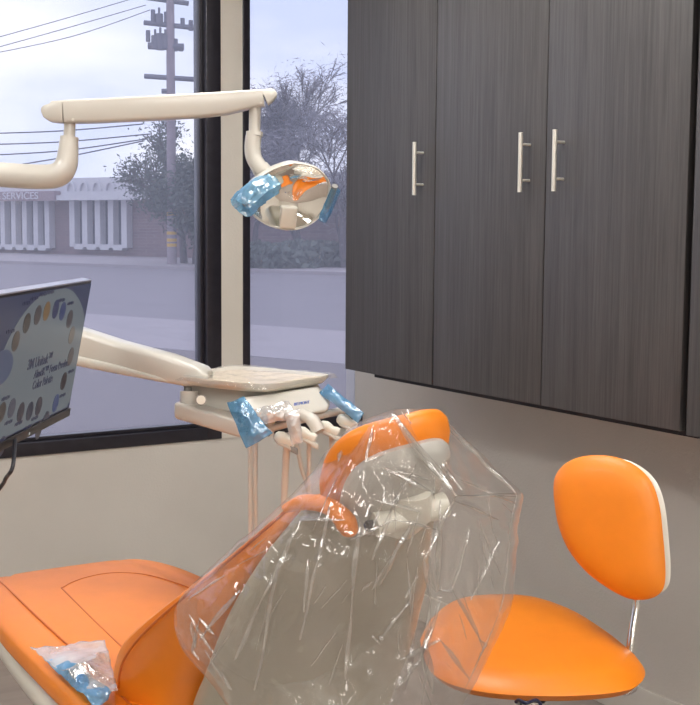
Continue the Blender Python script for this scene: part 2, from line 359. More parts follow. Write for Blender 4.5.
for sx in (-1, 1):
    sm = MB()
    pp = []
    for i in range(24):
        t = .2+.72*i/23; yr, zr, yf, zf, w, wf, cx = brow(t); q = .62
        pp.append(V((cx+sx*wf*.99, lerp(yr, yf, q), lerp(zr, zf, q))))
    sm.tube(pp, .0025, 6)
    sm.build('seam', M_SEAM, back)
def shell_ring(t):
    yr, zr, yf, zf, w, wf, cx = brow(t); w *= 1.0; dy = V((0, -.8, -.6)); ring = []
    bul = sinterp([(0, .05), (.3, .055), (.7, .035), (.97, .015)], t)
    n = 40
    for k in range(n):
        a = 2*math.pi*k/n; c, s_ = math.cos(a), math.sin(a)
        x = w*math.copysign(abs(c)**.55, c); q = math.copysign(abs(s_)**.7, s_)
        p = V((cx+x, yr, zr)) + dy*(bul*q if q > 0 else .02*q)
        ring.append(p)
    return ring
shell = MB().loft([shell_ring(-.3+1.27*i/32) for i in range(33)]).build('backrest_shell', M_SHELL, chair)
pp = []
for i in range(25):
    u = -1+2*i/24; t = .13+.10*(1-u*u)*0+.04*u-.03*math.cos(u*2.2); yr, zr, yf, zf, w, wf, cx = brow(t)
    pp.append(V((cx+u*w*.9, yr, zr))+V((0, -.8, -.6))*(.0535*(1-abs(u*.93)**3.6)**.55))
MB().tube(pp, .002, 6).build('shell_joint', M_GREY, shell)

for sx in (-1,):
    hp = [D(284, 509, 1.975), D(300, 503, 1.965), D(314, 502.5, 1.955), D(328, 506, 1.945), D(338, 513, 1.94), D(345, 521, 1.94), D(349, 529, 1.945), D(350.5, 535, 1.95)]
    if sx > 0: hp = [V((2*1.105-p.x, p.y, p.z)) for p in hp]
    hp = spline(hp, 5); nn_ = len(hp)-1
    MB().tube(hp, [interp([(0, .006), (.15, .012), (.5, .0135), (.75, .017), (.92, .013), (.98, .007), (1, .002)], i/nn_) for i in range(nn_+1)], 18).build('top_roll', M_ORANGE, back)

# headrest: concave pad seen from behind
HC = D(391, 476, 1.98); ta = math.radians(46)
hu = V((0, -math.sin(ta), math.cos(ta))); hn = V((0, math.cos(ta), math.sin(ta)))    # up along the pad, and its face normal
rl = math.radians(16); ha = (X*math.cos(rl)+hu*math.sin(rl)); hu = (hu*math.cos(rl)-X*math.sin(rl))
def hpt(x, y, z): return HC+ha*x+hu*y+hn*z
def pad_ring(k, n, hw, hh, th, curve, e=.7, off=0):
    # k-th profile angle, lofted round the outline
    out = []
    b = -math.pi/2+math.pi*k
    for j in range(n):
        a = 2*math.pi*j/n; c, s_ = math.cos(a), math.sin(a)
        rr = max(.0, math.cos(b))**.5 if True else 1
        x = hw*math.copysign(abs(c)**e, c)*rr; y = hh*math.copysign(abs(s_)**e, s_)*rr
        z = math.sin(b)*th + curve*(x/hw)**2 + curve*.35*(y/hh)**2 + off
        out.append(hpt(x, y, z))
    return out
ks = [.02, .06, .12, .2, .3, .4, .5, .6, .7, .8, .88, .94, .98]
head = MB().loft([pad_ring(k, 48, .104, .140, .036, .030, .8) for k in ks]).build('headrest', M_ORANGE, chair)
MB().loft([pad_ring(k, 40, .088, .124, .024, .020, .8, off=-.032) for k in ks]).build('headrest_shell', M_GREYW, head)
arm = MB().tube([hpt(.01, .02, -.045), hpt(.01, -.02, -.062), hpt(.01, -.07, -.055), V((CX, 1.72, .97)), V((CX, 1.78, .91))], [.032, .034, .03, .028, .03], 18, flat=.7)
arm.build('headrest_bracket', M_WHITE, chair)
MB().tube([hpt(-.05, -.02, -.062), hpt(.07, -.02, -.062)], .02, 18).build('tilt_joint', M_WHITE, chair)
MB().tube([hpt(.0, .0, -.055), hpt(-.03, -.015, -.06), hpt(-.06, -.035, -.055)], [.005, .005, .006], 12).build('release_lever', M_NAVY, chair)
MB().tube([hpt(-.062, -.02, -.062), hpt(-.052, -.02, -.062)], .009, 12).build('tilt_screw', M_DARK, chair)

# ------------------------------------------------------------------ clear bag over the headrest and backrest
LT = [(408, 398), (414, 380), (425, 353), (450, 328), (475, 310), (500, 286), (530, 251), (570, 208), (598, 181), (620, 175), (650, 183), (680, 209), (705, 226), (745, 240)]
RTT = [(408, 425), (414, 442), (425, 452), (450, 478), (475, 503), (493, 522), (500, 522), (530, 519), (570, 515), (600, 512), (616, 507), (650, 492), (685, 474), (705, 462), (745, 450)]
ZL = [(408, 1.93), (450, 1.99), (500, 1.98), (560, 2.02), (620, 2.08), (745, 2.05)]
ZR_ = [(408, 1.97), (450, 2.12), (500, 2.12), (600, 2.14), (745, 2.2)]
BF = [(408, .04), (425, .13), (450, .19), (500, .22), (600, .26), (745, .22)]
CREASE = [ # bright folds: x0,y0,x1,y1, width px, height m
 (393,412,456,496,4.5,.016),(402,412,462,490,3,-.008),(456,496,522,494,3,.010),(382,468,432,492,3.5,.013),(382,468,430,480,3,-.010),(352,432,338,462,3.5,.010),(372,428,366,462,3,.009),
 (366,462,384,455,3,.009),(445,425,500,480,3,.010),(470,450,522,494,2.5,.008),(456,496,424,560,3.5,.012),(424,560,430,600,4,.014),(440,500,438,590,5,-.012),(438,590,455,592,3,.008),
 (360,520,352,600,3.5,.010),(352,600,345,680,3,.006),(330,505,318,560,3,.009),(318,560,300,640,4,.010),(400,545,380,585,3,.012),(415,520,392,556,3,.010),(392,556,372,590,3,.008),
 (300,520,262,600,4,.008),(262,600,235,660,4,.008),(280,560,255,690,5,-.008),(240,590,200,640,4,.008),(190,615,215,655,3,.010),(200,620,190,660,3,-.008),
 (470,530,452,590,3,.007),(480,520,500,575,2.5,.006),(452,590,480,640,3,.010),(480,640,492,650,3,.008),(500,540,470,600,3,-.006),(440,600,420,660,5,.012),(420,660,395,690,4,.014),
 (400,660,440,640,4,.014),(440,640,470,680,4,.010),(405,690,415,630,4,-.014),(452,500,500,520,3,.007),(460,480,520,505,3,-.005),(375,500,420,512,3,.010),(350,540,395,520,3,.009),
 (395,520,440,530,3,.008),(395,500,372,560,3,.006),(230,690,205,650,3,.012),(300,520,345,520,3,.006),(430,600,425,650,3,.012),(410,600,380,640,3,.009)]
def folds(px, py):
    d = 0
    for x0, y0, x1, y1, w, h in CREASE:
        if not (min(x0, x1)-14 < px < max(x0, x1)+14 and min(y0, y1)-14 < py < max(y0, y1)+14): continue
        dx, dy = x1-x0, y1-y0; L2 = dx*dx+dy*dy; t = ((px-x0)*dx+(py-y0)*dy)/L2; tt = max(0, min(1, t))
        dist = math.hypot(px-x0-dx*tt, py-y0-dy*tt); e = .35+.65*math.sin(math.pi*min(1, max(0, tt*.9+.05)))
        d += 1.3*h*max(0, 1-dist/(w*1.5))*e
    return d
def crinkle(p, sc, sharp=1):
    v = 0; a = 1
    for o in range(3):
        nn = noise.noise(V(p)*sc*(2.1**o)); v += a*(1-abs(nn)*2.2); a *= .5
    return v
def bagpt(side):
    def fn(u, v):
        py = 409+v*(742-409); L = sinterp(LT, py); R = sinterp(RTT, py); px = lerp(L, R, u)
        zc = lerp(sinterp(ZL, py), sinterp(ZR_, py), u); b = sinterp(BF, py)
        prof = math.sin(math.pi*u)**.6 if 0 < u < 1 else 0
        env = min(1, 6*min(u, 1-u))
        zz = zc - side*b*prof*(1 if side > 0 else .75)
        if py < 470 and side > 0: pass
        q = (px*.012, py*.006, 3.1*side)
        amp = .0035+.0045*min(1, max(0, (py-430)/120))
        # long folds running down from the headrest
        ang = math.atan2(px-415, py-330)
        zz -= side*env*(.008*crinkle((ang*1.7, py*.0016, side*5), 3.2))
        if side > 0: zz -= env*folds(px, py)
        wx = px+14*noise.noise((px*.012, py*.012, side)); wy = py+14*noise.noise((px*.012, py*.012, 7+side))
        for k_, (an, wl, am) in enumerate(((8, 46, .010), (-22, 34, .008), (38, 39, .007), (72, 52, .006), (-52, 27, .0045), (15, 19, .003), (-75, 23, .003))):
            a_ = math.radians(an); q_ = (wx*math.cos(a_)+wy*math.sin(a_))/wl+k_*.37
            gate = max(0, min(1, .25+1.6*noise.noise((px*.014+k_*9, py*.014, side*3.3))))
            zz -= side*env*am*gate*(1-2*abs(2*(q_ % 1)-1)) if side > 0 else -env*am*gate*.6*(1-2*abs(2*(q_ % 1)-1))
        jit = (crinkle((py*.02, side*0, 1.7), 1.1)-.9)*(1.6 if py > 430 else .4)
        return D(px + jit*(u-.5)*2, py, zz)
    return fn
bag = thing('plastic_bag', AX(330, 600, 0, 1.0), 'clear crinkled plastic cover draped over headrest and backrest of the dental chair', 'plastic cover')
MB().grid(bagpt(1), 190, 190).build('front_sheet', M_BAG, bag, angle=28)
MB().grid(bagpt(-1), 90, 90).build('rear_sheet', M_BAG, bag, angle=28)

M_PLEAT = film('fold_highlight_film', (250, 248, 244), .07, .22, .15, tint=(250, 250, 249), bump=0)  # for film tubes added along the creases as bright highlight streaks
def surf(px, py):
    L = sinterp(LT, py); R = sinterp(RTT, py); u = min(.97, max(.03, (px-L)/(R-L))); return bagpt(1)(u, (py-409)/(742-409))
pl = MB(); prnd = random.Random(11)
extra = []
for k in range(44):
    x = prnd.uniform(215, 505); y = prnd.uniform(455, 680); an = math.atan2(y-395, x-425)+math.radians(prnd.uniform(-22, 22))
    ln = prnd.uniform(16, 60); L = sinterp(LT, y); R = sinterp(RTT, y)
    if L+14 < x < R-12: extra.append((x, y, x+ln*math.cos(an), y+ln*math.sin(an), prnd.uniform(.5, 1.5), 0))
extra += [(429, 556, 436, 592, 7, 0), (424, 640, 432, 694, 7.5, 0), (392, 414, 452, 492, 6, 0), (384, 468, 430, 491, 6.5, 0), (350, 436, 338, 458, 5, 0), (192, 622, 196, 648, 4, 0), (200, 618, 214, 634, 3.5, 0),
 (186, 600, 226, 575, 2.5, 0), (405, 598, 418, 575, 4.5, 0), (372, 582, 362, 590, 4, 0), (384, 640, 378, 636, 4, 0), (372, 636, 380, 644, 3.5, 0), (232, 690, 222, 672, 4.5, 0), (308, 560, 304, 612, 3, 0), (456, 495, 520, 497, 2, 0), (521, 498, 513, 560, 2.2, 0), (513, 560, 503, 612, 2, 0), (446, 418, 482, 458, 2.2, 0), (482, 458, 521, 496, 2.2, 0), (503, 614, 474, 688, 2, 0)]  # widest tubes stand in for broad highlight blobs
for x0, y0, x1, y1, w, h in CREASE+extra:
    n_ = 14; P = []; Rr = []
    for i in range(n_+1):
        t = i/n_; wv = .7*math.sin(t*5+x0)*math.sin(math.pi*t)
        px, py = lerp(x0, x1, t)+wv*(y1-y0)/60, lerp(y0, y1, t)-wv*(x1-x0)/60
        L = sinterp(LT, py); R = sinterp(RTT, py); px = min(R-3, max(L+3, px))
        P.append(surf(px, py)-ray(px, py)*.003); Rr.append(.0004+.0011*w*(math.sin(math.pi*(t*.94+.03))**.7)*(.8+.2*math.sin(t*6+y0)))
    pl.tube(P, Rr, 10, flat=.6)
tag(pl.build('fold_highlights', M_PLEAT, bag, angle=60), kind='stuff')

# ------------------------------------------------------------------ generic crumpled sheet
def sheet(name, corners, material, label, cat, z, bulge=.01, wr=.004, group=None, n=26, zs=None, th=.0006, seed=0):
    zs = zs or [z]*4; A, B, C_, Dd = [D(p[0], p[1], zz) for p, zz in zip(corners, zs)]
    def fn(u, v):
        p = A.lerp(B, u).lerp(Dd.lerp(C_, u), v)
        k = math.sin(math.pi*u)*math.sin(math.pi*v)
        p = p - fw*(bulge*k + wr*(crinkle(p+V((seed, 0, 0)), 16)-.9)) + U2*wr*.8*noise.noise(p*30+V((seed, 3, 0)))
        return p
    o = MB().grid(fn, n, n).build(name, material, smooth=True, solid=th, angle=30)
    return tag(o, label, cat, group)
# packet on the seat
def seatsheet(name, pts, material, label, cat, lift, wr, seed):
    A, B, C_, Dd = [AX(p[0], p[1], 2, .575) for p in pts]
    def fn(u, v):
        p = A.lerp(B, u).lerp(Dd.lerp(C_, u), v)
        zz = ztop(p.y)+lift+wr*max(0, crinkle(p+V((seed, 0, 0)), 9)-.35)+.012*math.sin(math.pi*u)*math.sin(math.pi*v)
        return V((p.x, p.y, zz))
    return tag(MB().grid(fn, 30, 30).build(name, material, angle=28, solid=.0008), label, cat)
seatsheet('barrier_sleeve', [(44, 662), (62, 656), (112, 690), (98, 706)], M_BLUE, 'blue plastic sleeve lying along the front of the white packet on the seat', 'plastic sleeve', .012, .012, 3)
seatsheet('plastic_packet', [(30, 654), (105, 647), (118, 690), (92, 694)], M_CLEAR, 'crumpled white and clear plastic packet lying on the orange seat', 'packet', .02, .013, 9)

# ------------------------------------------------------------------ operator stool
SC = V((1.79, 2.06, 0))
stool = thing('operator_stool', SC, 'orange cushioned stool with oval backrest standing by the right wall', 'stool')
fa = math.atan2(.55, -.84)                                  # the way the sitter faces
fx = V((-.80, -.60, 0)).normalized(); sx_ = V((fx.y, -fx.x, 0))          # front, side
def stool_ring(k, hw, hl, th, zc, dome):
    b = -math.pi/2+math.pi*k; rr = max(0, math.cos(b))**.55; out = []
    for j in range(56):
        a = 2*math.pi*j/56; c, s_ = math.cos(a), math.sin(a)
        u = math.copysign(abs(c)**.85, c); w = math.copysign(abs(s_)**.85, s_)
        lx = hw*w*(1+.10*u); ly = hl*u
        z = zc+math.sin(b)*th*(1 if b < 0 else dome)
        z += .018*(-ly/hl)*(.5+.5*math.sin(b))*-1*rr*.0
        out.append(SC+sx_*lx*rr+fx*ly*rr+Z*z)
    return out
SO = [(420, 640), (432, 618), (455, 603), (490, 598), (530, 600), (570, 613), (605, 634), (632, 655), (644, 668), (643, 680), (628, 690), (590, 695), (540, 696), (490, 693), (450, 684), (428, 668)]
so = [AX(a, b, 2, .525) for a, b in SO]; so2 = spline(so+[so[0]], 4)[:-1]; sc_ = sum(so, V((0, 0, 0)))/len(so); SC = V((sc_.x, sc_.y, 0)); stool.location = SC; ORG[stool.name] = SC
def slab(outline, c, n, th0, th1, shrink=1.0, e=.5, curve=0):
    rings = []
    for k in [.0+.02, .06, .12, .2, .35, .5, .65, .8, .88, .94, .98]:
        b = -math.pi/2+math.pi*k; rr = max(0, math.cos(b))**e*shrink
        h = lerp(th0, th1, (math.sin(b)+1)/2)
        rings.append([c+(p-c)*rr+n*(h+curve*((p-c)*rr).length**2) for p in outline])
    return rings
MB().loft(slab(so2, sc_, Z, -.035, .035)).build('seat', M_ORANGE, stool)
MB().loft(slab(so2, sc_-Z*.036, Z, -.014, .012, .95)).build('seat_pan', M_WHITE, stool)
MB().tube([SC+Z*.46, SC+Z*.30], .032, 20).tube([SC+Z*.30, SC+Z*.09], .022, 20).build('gas_column', M_CHROME, stool)
MB().obox(SC+Z*.445-fx*.05, (fx, sx_, Z), (.12, .045, .014)).build('tilt_mechanism', M_DARK, stool, bevel=.006)
lp = SC+Z*.44+fx*.12
MB().tube(spline([D(516, 702, 2.50), D(519, 700, 2.49), D(526, 703, 2.47), D(536, 700, 2.49), D(541, 705, 2.50)], 5), .0035, 10).build('height_lever', M_NAVY, stool)
for k in range(5):
    a = 2*math.pi*k/5+.3; d = V((math.cos(a), math.sin(a), 0)); leg = MB().tube([SC+Z*.10, SC+d*.12+Z*.095, SC+d*.25+Z*.07], [.03, .022, .016], 12).build('leg', M_CHROME, stool)
    q = SC+d*.25; s2 = V((-d.y, d.x, 0)); MB().tube([q+Z*.03-s2*.022, q+Z*.03+s2*.022], .03, 18).build('caster', M_DARK, leg)
# backrest of the stool
BC = D(610, 527, 2.74)
bn = (-fw*.80 - R2*.60 + U2*.05).normalized(); bx = (R2 - bn*R2.dot(bn)).normalized(); by = bn.cross(bx)
if by.z < 0: by = -by
OUTL = [(554, 495), (555, 478), (564, 465), (580, 457), (600, 455), (620, 458), (638, 467), (652, 482), (660, 505), (664, 540), (666, 570), (664, 588), (655, 597), (640, 600), (625, 597), (605, 586), (585, 570), (568, 548), (558, 522)]
def onplane(px, py, c, n):
    d = ray(px, py); return CAM+d*((c-CAM).dot(n)/d.dot(n))
ol = [onplane(a, b, BC, bn) for a, b in OUTL]; ol2 = spline(ol+[ol[0]], 4)[:-1]
MB().loft(slab(ol2, BC, bn, -.025, .03)).build('backrest', M_ORANGE, stool)
MB().loft(slab(ol2, BC-bn*.012+bx*.004, bn, -.05, -.015, .97)).build('backrest_shell', M_WHITE, stool)
pb = onplane(640, 575, BC-bn*.045, bn); pm = D(630, 650, 2.74)
MB().tube(spline([pb, D(637, 600, 2.765), pm, D(628, 690, 2.74), SC-fx*.14+Z*.44], 6), .0085, 14, flat=1.4).build('back_post', M_CHROME, stool)

# ------------------------------------------------------------------ monitor
tip = D(92, 281, 2.99); dd = V((.586, .810, 0)).normalized()          # far top corner, direction along its width
nrm = V((dd.y, -dd.x, 0))                                             # horizontal facing direction (to the right)
MW, MH = .70, .325; til = math.radians(11)
md = (-Z*math.cos(til)-nrm*math.sin(til)).normalized()                # down the screen
mn = (nrm*math.cos(til)-Z*math.sin(til)).normalized()                 # outwards
def mp_(u, v, w=0): return tip-dd*u+md*v+mn*w                         # u from the far edge, v down from the top
mon = thing('monitor', mp_(MW/2, MH), 'flat screen monitor showing a palette of coloured ovals, at the left edge of the photo', 'monitor')
MB().obox(mp_(MW/2, MH/2, -.012), (dd, md, mn), (MW/2, MH/2, .011)).build('housing', M_BEZEL, mon, bevel=.002)
MB().obox(mp_(MW/2, -.0015, -.012), (dd, md, mn), (MW/2, .0015, .011)).build('top_edge', M_SILVER, mon)
MB().obox(mp_(MW/2, MH-.010, .001), (dd, md, mn), (MW/2, .010, .003)).build('bottom_bezel', M_BEZEL, mon, bevel=.001)
scr = MB().obox(mp_(MW/2, MH/2-.009, .0003), (dd, md, mn), (MW/2-.006, MH/2-.014, .0006)).build('screen', M_SCREEN, mon, smooth=False)
def scol(name, rgb, st=.42):
    Mx = screenmat(name); b = Mx.node_tree.nodes['Principled BSDF']; b.inputs['Emission Color'].default_value = srgb(*rgb); b.inputs['Emission Strength'].default_value = st; return Mx
def suv(px, py):                                                      # pixel on the screen plane -> u, v
    p = onplane(px, py, mp_(0, 0, 0), mn)-tip; return -p.dot(dd), p.dot(md)
def disc(u, v, ru, rv, w, h=.0004, n=28): 
    return MB().loft([[mp_(u+ru*math.cos(a), v+rv*math.sin(a), w) for a in [2*math.pi*k/n for k in range(n)]], [mp_(u+ru*math.cos(a), v+rv*math.sin(a), w+h) for a in [2*math.pi*k/n for k in range(n)]]])
cu, cv = suv(42, 372)
# large pale oval backdrop
bo = [mp_(min(MW-.008, max(.008, cu+.315*math.cos(a))), min(MH-.026, max(.006, cv+.185*math.sin(a))), .0011) for a in [2*math.pi*k/64 for k in range(64)]]
MB().loft([bo, [p+mn*.0003 for p in bo]]).build('screen_oval', scol('screen_pale', (128, 138, 146)), scr, smooth=False)
ov = [(15, 341, 92, 84, 80), (26, 323, 70, 62, 60), (37, 315, 84, 76, 78), (46, 311, 140, 110, 70), (55, 309, 58, 66, 104), (62, 311, 66, 80, 124), (69, 319, 84, 78, 82), (71, 335, 122, 112, 106), (70, 356, 88, 82, 86), (63, 381, 64, 56, 60), (55, 403, 66, 84, 132),
      (45, 420, 72, 74, 90), (38, 406, 66, 62, 76), (29, 411, 56, 60, 80), (20, 412, 66, 62, 74), (11, 408, 90, 92, 108), (1, 412, 84, 76, 72), (38, 430, 84, 78, 84), (1, 446, 64, 66, 90)]
mats = {}
sd = MB(); mr_ = []
for i, (a, b, r_, g_, b_) in enumerate(ov):
    u, v = suv(a, b)
    disc(u, v, .022, .021, .0015).build('colour_swatch', scol('swatch', (r_, g_, b_)), scr, smooth=False)
M_TXT = scol('screen_text', (52, 56, 84), .5)
def stext(body, px, py, size, xs=1): 
    u, v = suv(px, py); return text(body, size, mp_(u, v, .0016), dd, -md, M_TXT, 'screen_text', scr, .0002, 'LEFT', xs, .0007)
stext('3M Unitek\u2122', 27, 365.5, .031, 1.05); stext('AlastiK\u2122 Form Products', 33.5, 375, .025, 1.04); stext('Color Palette', 32, 386, .026, 1.0)
u, v = suv(0, 368); disc(u, v, .07, .036, .0013).build('screen_emblem', scol('screen_blue', (92, 104, 134)), scr, smooth=False)
for a, b in [(26, 303), (34, 298), (43, 294), (50, 292), (61, 300), (70, 303), (10, 331), (5, 398), (8, 422), (18, 423), (27, 427), (34, 418), (70.5, 371), (62, 395), (52, 418)]:
    u, v = suv(a, b)
    mb_ = MB()
    for k in range(5): mb_.obox(mp_(u-.02+.010*k, v, .0015), (dd, md, mn), (.004, .003+.0012*(k % 2), .0002))
    mb_.build('swatch_caption', M_TXT, scr, smooth=False)
ub, vb = suv(25, 447)
disc(ub, MH-.008, .004, .003, .0045).build('power_light', scol('led', (190, 190, 190), .8), mon)
# mount and cable
POST = D(-210, 400, 2.75); POST.z = 0
MB().tube([mp_(MW/2, MH/2, -.022), mp_(MW/2, MH/2, -.07)], .035, 20).tube([mp_(MW/2, MH/2, -.07), V((POST.x+.35, POST.y-.1, 1.15)), V((POST.x, POST.y, 1.15))], .018, 14).build('mount_arm', M_DARK, mon)
MB().tube(spline([mp_(ub+.02, MH-.01, -.02), D(13, 465, 2.45), D(6, 478, 2.47), D(-4, 493, 2.5), D(-60, 560, 2.55), D(-150, 590, 2.65), V((POST.x, POST.y, .6))], 7), .004, 10).build('cable', M_DARK, mon)

# ------------------------------------------------------------------ dental lamp
lamp = thing('dental_lamp', POST, 'cream dental lamp arm with mirrored reflector head hanging before the window', 'dental lamp')
LZ = 2.95
MB().tube([POST, POST+Z*1.545], .03, 24).tube([POST, POST+Z*.02], .16, 28).build('post', M_ENAMEL, lamp)
elbow = [V((POST.x, POST.y, D(-100, 166, LZ).z-.0))]
low = spline([D(-210, 158, 2.82), D(-60, 168.5, 2.9), D(0, 174.5, LZ), D(38, 176.8, LZ), D(57, 175, LZ), D(65.5, 166, LZ), D(68, 153, LZ), D(69, 140, LZ)], 7)
MB().tube([V((POST.x, POST.y, low[0].z))]+low, [.027]+[interp([(0, .029), (.62, .0285), (.8, .025), (1, .021)], i/(len(low)-1)) for i in range(len(low))], 28).build('lower_arm', M_ENAMEL, lamp)
MB().tube([D(69, 140.5, LZ), D(69.3, 137, LZ)], .0215, 24).tube([D(69.3, 137, LZ), D(70, 116, LZ)], .0135, 20).build('swivel_pin', M_ENAMEL, lamp)
# balanced upper arm: rounded box section
def section(c, w, h, dirv, n=20, e=.45):
    t = dirv.normalized(); s_ = t.cross(Z).normalized(); u_ = s_.cross(t)
    return [c+s_*(w*math.copysign(abs(math.cos(a))**e, math.cos(a)))+u_*(h*math.copysign(abs(math.sin(a))**e, math.sin(a))) for a in [2*math.pi*k/n for k in range(n)]]
def armloft(pts, name, material, parent, e=.4):
    rings = []
    for i, (a, b, z, w, h) in enumerate(pts):
        j, k = max(0, i-1), min(len(pts)-1, i+1); d_ = D(*pts[k][:3])-D(*pts[j][:3])
        rings.append(section(D(a, b, z), w, h, d_, e=e))
    return MB().loft(rings).build(name, material, parent)
PXM = LZ/FPX
armloft([(66, 112.3, LZ, .03, 11.4*PXM), (100, 110.9, LZ, .03, 11.9*PXM), (150, 108.5, LZ, .03, 12*PXM), (200, 105.7, LZ, .03, 11.9*PXM), (225, 103.6, LZ, .03, 11.2*PXM), (240, 101.3, LZ, .03, 9.9*PXM), (252, 99.4, LZ, .03, 8.7*PXM), (264, 98.2, LZ, .03, 8.1*PXM)], 'upper_arm', M_ENAMEL, lamp, .27)
armloft([(45.2, 107.3, LZ, .020, 2.6*PXM), (46.6, 108.8, LZ, .024, 5*PXM), (49.5, 111, LZ, .027, 8.3*PXM), (53, 112, LZ, .029, 10.4*PXM), (65.3, 112.3, LZ, .0298, 11.3*PXM)], 'end_cap', M_ENAMEL, lamp, .3)
armloft([(264.8, 98, LZ, .03, 8.1*PXM), (270, 95.6, LZ, .028, 6.7*PXM), (274, 93.2, LZ, .025, 4.7*PXM), (275.4, 92, LZ, .021, 2.8*PXM)], 'end_cap', M_ENAMEL, lamp, .3)
MB().tube([D(73, 119.5, LZ-.026), D(73, 119.5, LZ-.034)], .0035, 10).build('screw', M_STEEL, lamp)
MB().tube([D(261, 103, LZ-.026), D(261, 103, LZ-.034)], .003, 10).build('screw', M_STEEL, lamp)
MB().tube(spline([D(77, 122, LZ), D(83, 119, LZ), D(90, 120, LZ)], 4), .004, 8).build('cable_bend', M_NAVY, lamp)
MB().tube([D(255, 106, LZ), D(254.5, 133, LZ)], .0135, 20).tube([D(254.5, 132, LZ), D(254.3, 136, LZ)], .0195, 24).build('drop_pin', M_ENAMEL, lamp)
MB().tube(spline([D(253.5, 136, LZ), D(252.5, 148, LZ), D(254, 158, LZ), D(260, 168, LZ), D(268, 176, LZ+.03), D(280, 186, LZ+.05)], 6), [.0185]*18+[.021]*6+[.024]*7, 24).build('yoke_arm', M_ENAMEL, lamp)
HN = (-fw*.84 - U2*.40 + R2*.26).normalized()
HCn = D(289, 197, LZ)
HO = [(244, 203), (246, 190), (256, 179), (272, 169), (291, 162.5), (306, 164), (318, 168), (327, 177), (331, 187), (329, 200), (323, 213), (313, 223), (300, 229), (284, 230), (266, 225), (252, 215)]
ho = [onplane(a, b, HCn, HN) for a, b in HO]; ho2 = spline(ho+[ho[0]], 4)[:-1]
hd = MB().loft([[HCn+(p-HCn)*s_+HN*h for p in ho2] for s_, h in ((.25, -.085), (.5, -.08), (.78, -.062), (.93, -.035), (.99, -.012), (1.0, 0), (.985, .004), (.955, .002), (.94, -.006))], cap=False)
hd.build('head', M_ENAMEL, lamp)
rings = []
for s_, h in [(q, -.034*(1-q*q)-.001) for q in (.945, .87, .78, .68, .57, .46, .35, .24, .13, .02)]:
    rings.append([HCn+(p-HCn)*s_+HN*h for p in ho2])
MB().loft(rings, cap=False).build('reflector', M_MIRROR, lamp, angle=60)
fy = (U2-HN*U2.dot(HN)).normalized(); fxx = fy.cross(HN)
if fxx.dot(R2) < 0: fxx = -fxx
MB().obox(HCn-fy*.047+fxx*.002+HN*.004, (fxx, fy, HN), (.020, .026, .008)).build('bulb_cover', M_WHITE, lamp, bevel=.004)
MB().tube([D(268, 186, LZ-.02), D(255, 192, LZ-.05), D(246, 204, LZ-.07)], .012, 14).build('handle', M_GREY, lamp)
MB().tube([D(327, 208, LZ-.01), D(332, 194, LZ-.03), D(335, 186, LZ-.05)], .007, 14).build('handle', M_GREY, lamp)
def wrap(name, path, rads, label, seed, cat='barrier film', material=None, flat=.8):
    P = spline([D(*p) for p in path], 8); L = len(P)-1; RR = [interp([(i/(len(rads)-1), r) for i, r in enumerate(rads)], k/L) for k in range(L+1)]
    mb = MB(); rings = []
    t0 = (P[1]-P[0]).normalized(); n = t0.cross(Z).normalized()
    for i, p in enumerate(P):
        t = (P[min(i+1, L)]-P[max(i-1, 0)]).normalized(); n = (n-t*n.dot(t)).normalized(); b = t.cross(n); rg = []
        for k in range(40):
            a = 2*math.pi*k/40; r = RR[i]*(1+.16*(crinkle((math.cos(a)+seed, math.sin(a), i*.12), 1.6)-.8))
            rg.append(p+n*math.cos(a)*r+b*math.sin(a)*r*flat)
        rings.append(rg)
    mb.loft(rings, cap=False)
    return tag(mb.build(name, material or M_BLUE, angle=22), label, cat)
wrap('barrier_wrap', [(272, 184, LZ-.03), (256, 193, LZ-.055), (241, 208, LZ-.07)], [.030, .036, .034], 'crumpled blue film wrapped round the left handle of the lamp head', 1)
wrap('barrier_wrap', [(322, 221, LZ-.02), (329, 206, LZ-.03), (336, 189, LZ-.045)], [.012, .014, .012], 'narrow blue film sleeve on the right handle of the lamp head', 4)

# ------------------------------------------------------------------ delivery unit
DZ = 3.05
unit = thing('delivery_unit', (D(-210, 245, 3.25).x, D(-210, 245, 3.25).y, 0), 'cream dental delivery unit with instrument holders on a long sloping arm', 'delivery unit')
def DA(px, py, z=1.06): return AX(px, py, 2, z)
armloft([(-210, 245, 3.25, .035, .048), (-40, 303, 3.22, .035, .047), (60, 339, 3.18, .035, .045), (120, 356, 3.12, .034, .038), (170, 368, 3.07, .034, .034), (192, 374, 3.05, .033, .029), (202, 376, 3.04, .030, .024), (206.5, 377.5, 3.03, .024, .017), (208.5, 378, 3.03, .018, .008)], 'support_arm', M_ENAMEL, unit, .45)
armloft([(20, 343, 3.185, .031, .018), (60, 355, 3.17, .031, .015), (120, 368, 3.11, .030, .012), (165, 378, 3.07, .028, .008), (180, 381, 3.06, .024, .005)], 'arm_underside', M_TUBE, unit, .5)
pa = D(-210, 245, 3.25); pst = V((pa.x, pa.y, 0))
MB().tube([pst, V((pst.x, pst.y, pa.z)), pa], .03, 18).tube([pst, pst+Z*.02], .15, 24).build('post', M_ENAMEL, unit)
A_ = V((.93, .37, 0)).normalized(); B_ = V((.37, -.93, 0)).normalized()
TC = DA(250.5, 379, 1.07)
MB().tube([D(187, 381, DZ), D(188, 392, DZ), D(188, 400, DZ)], [.009, .010, .020], 18).build('arm_joint', M_GREY, unit)
MB().tube([D(189, 391, DZ), D(189, 406, DZ)], .0215, 28).build('pivot_collar', M_ENAMEL, unit)
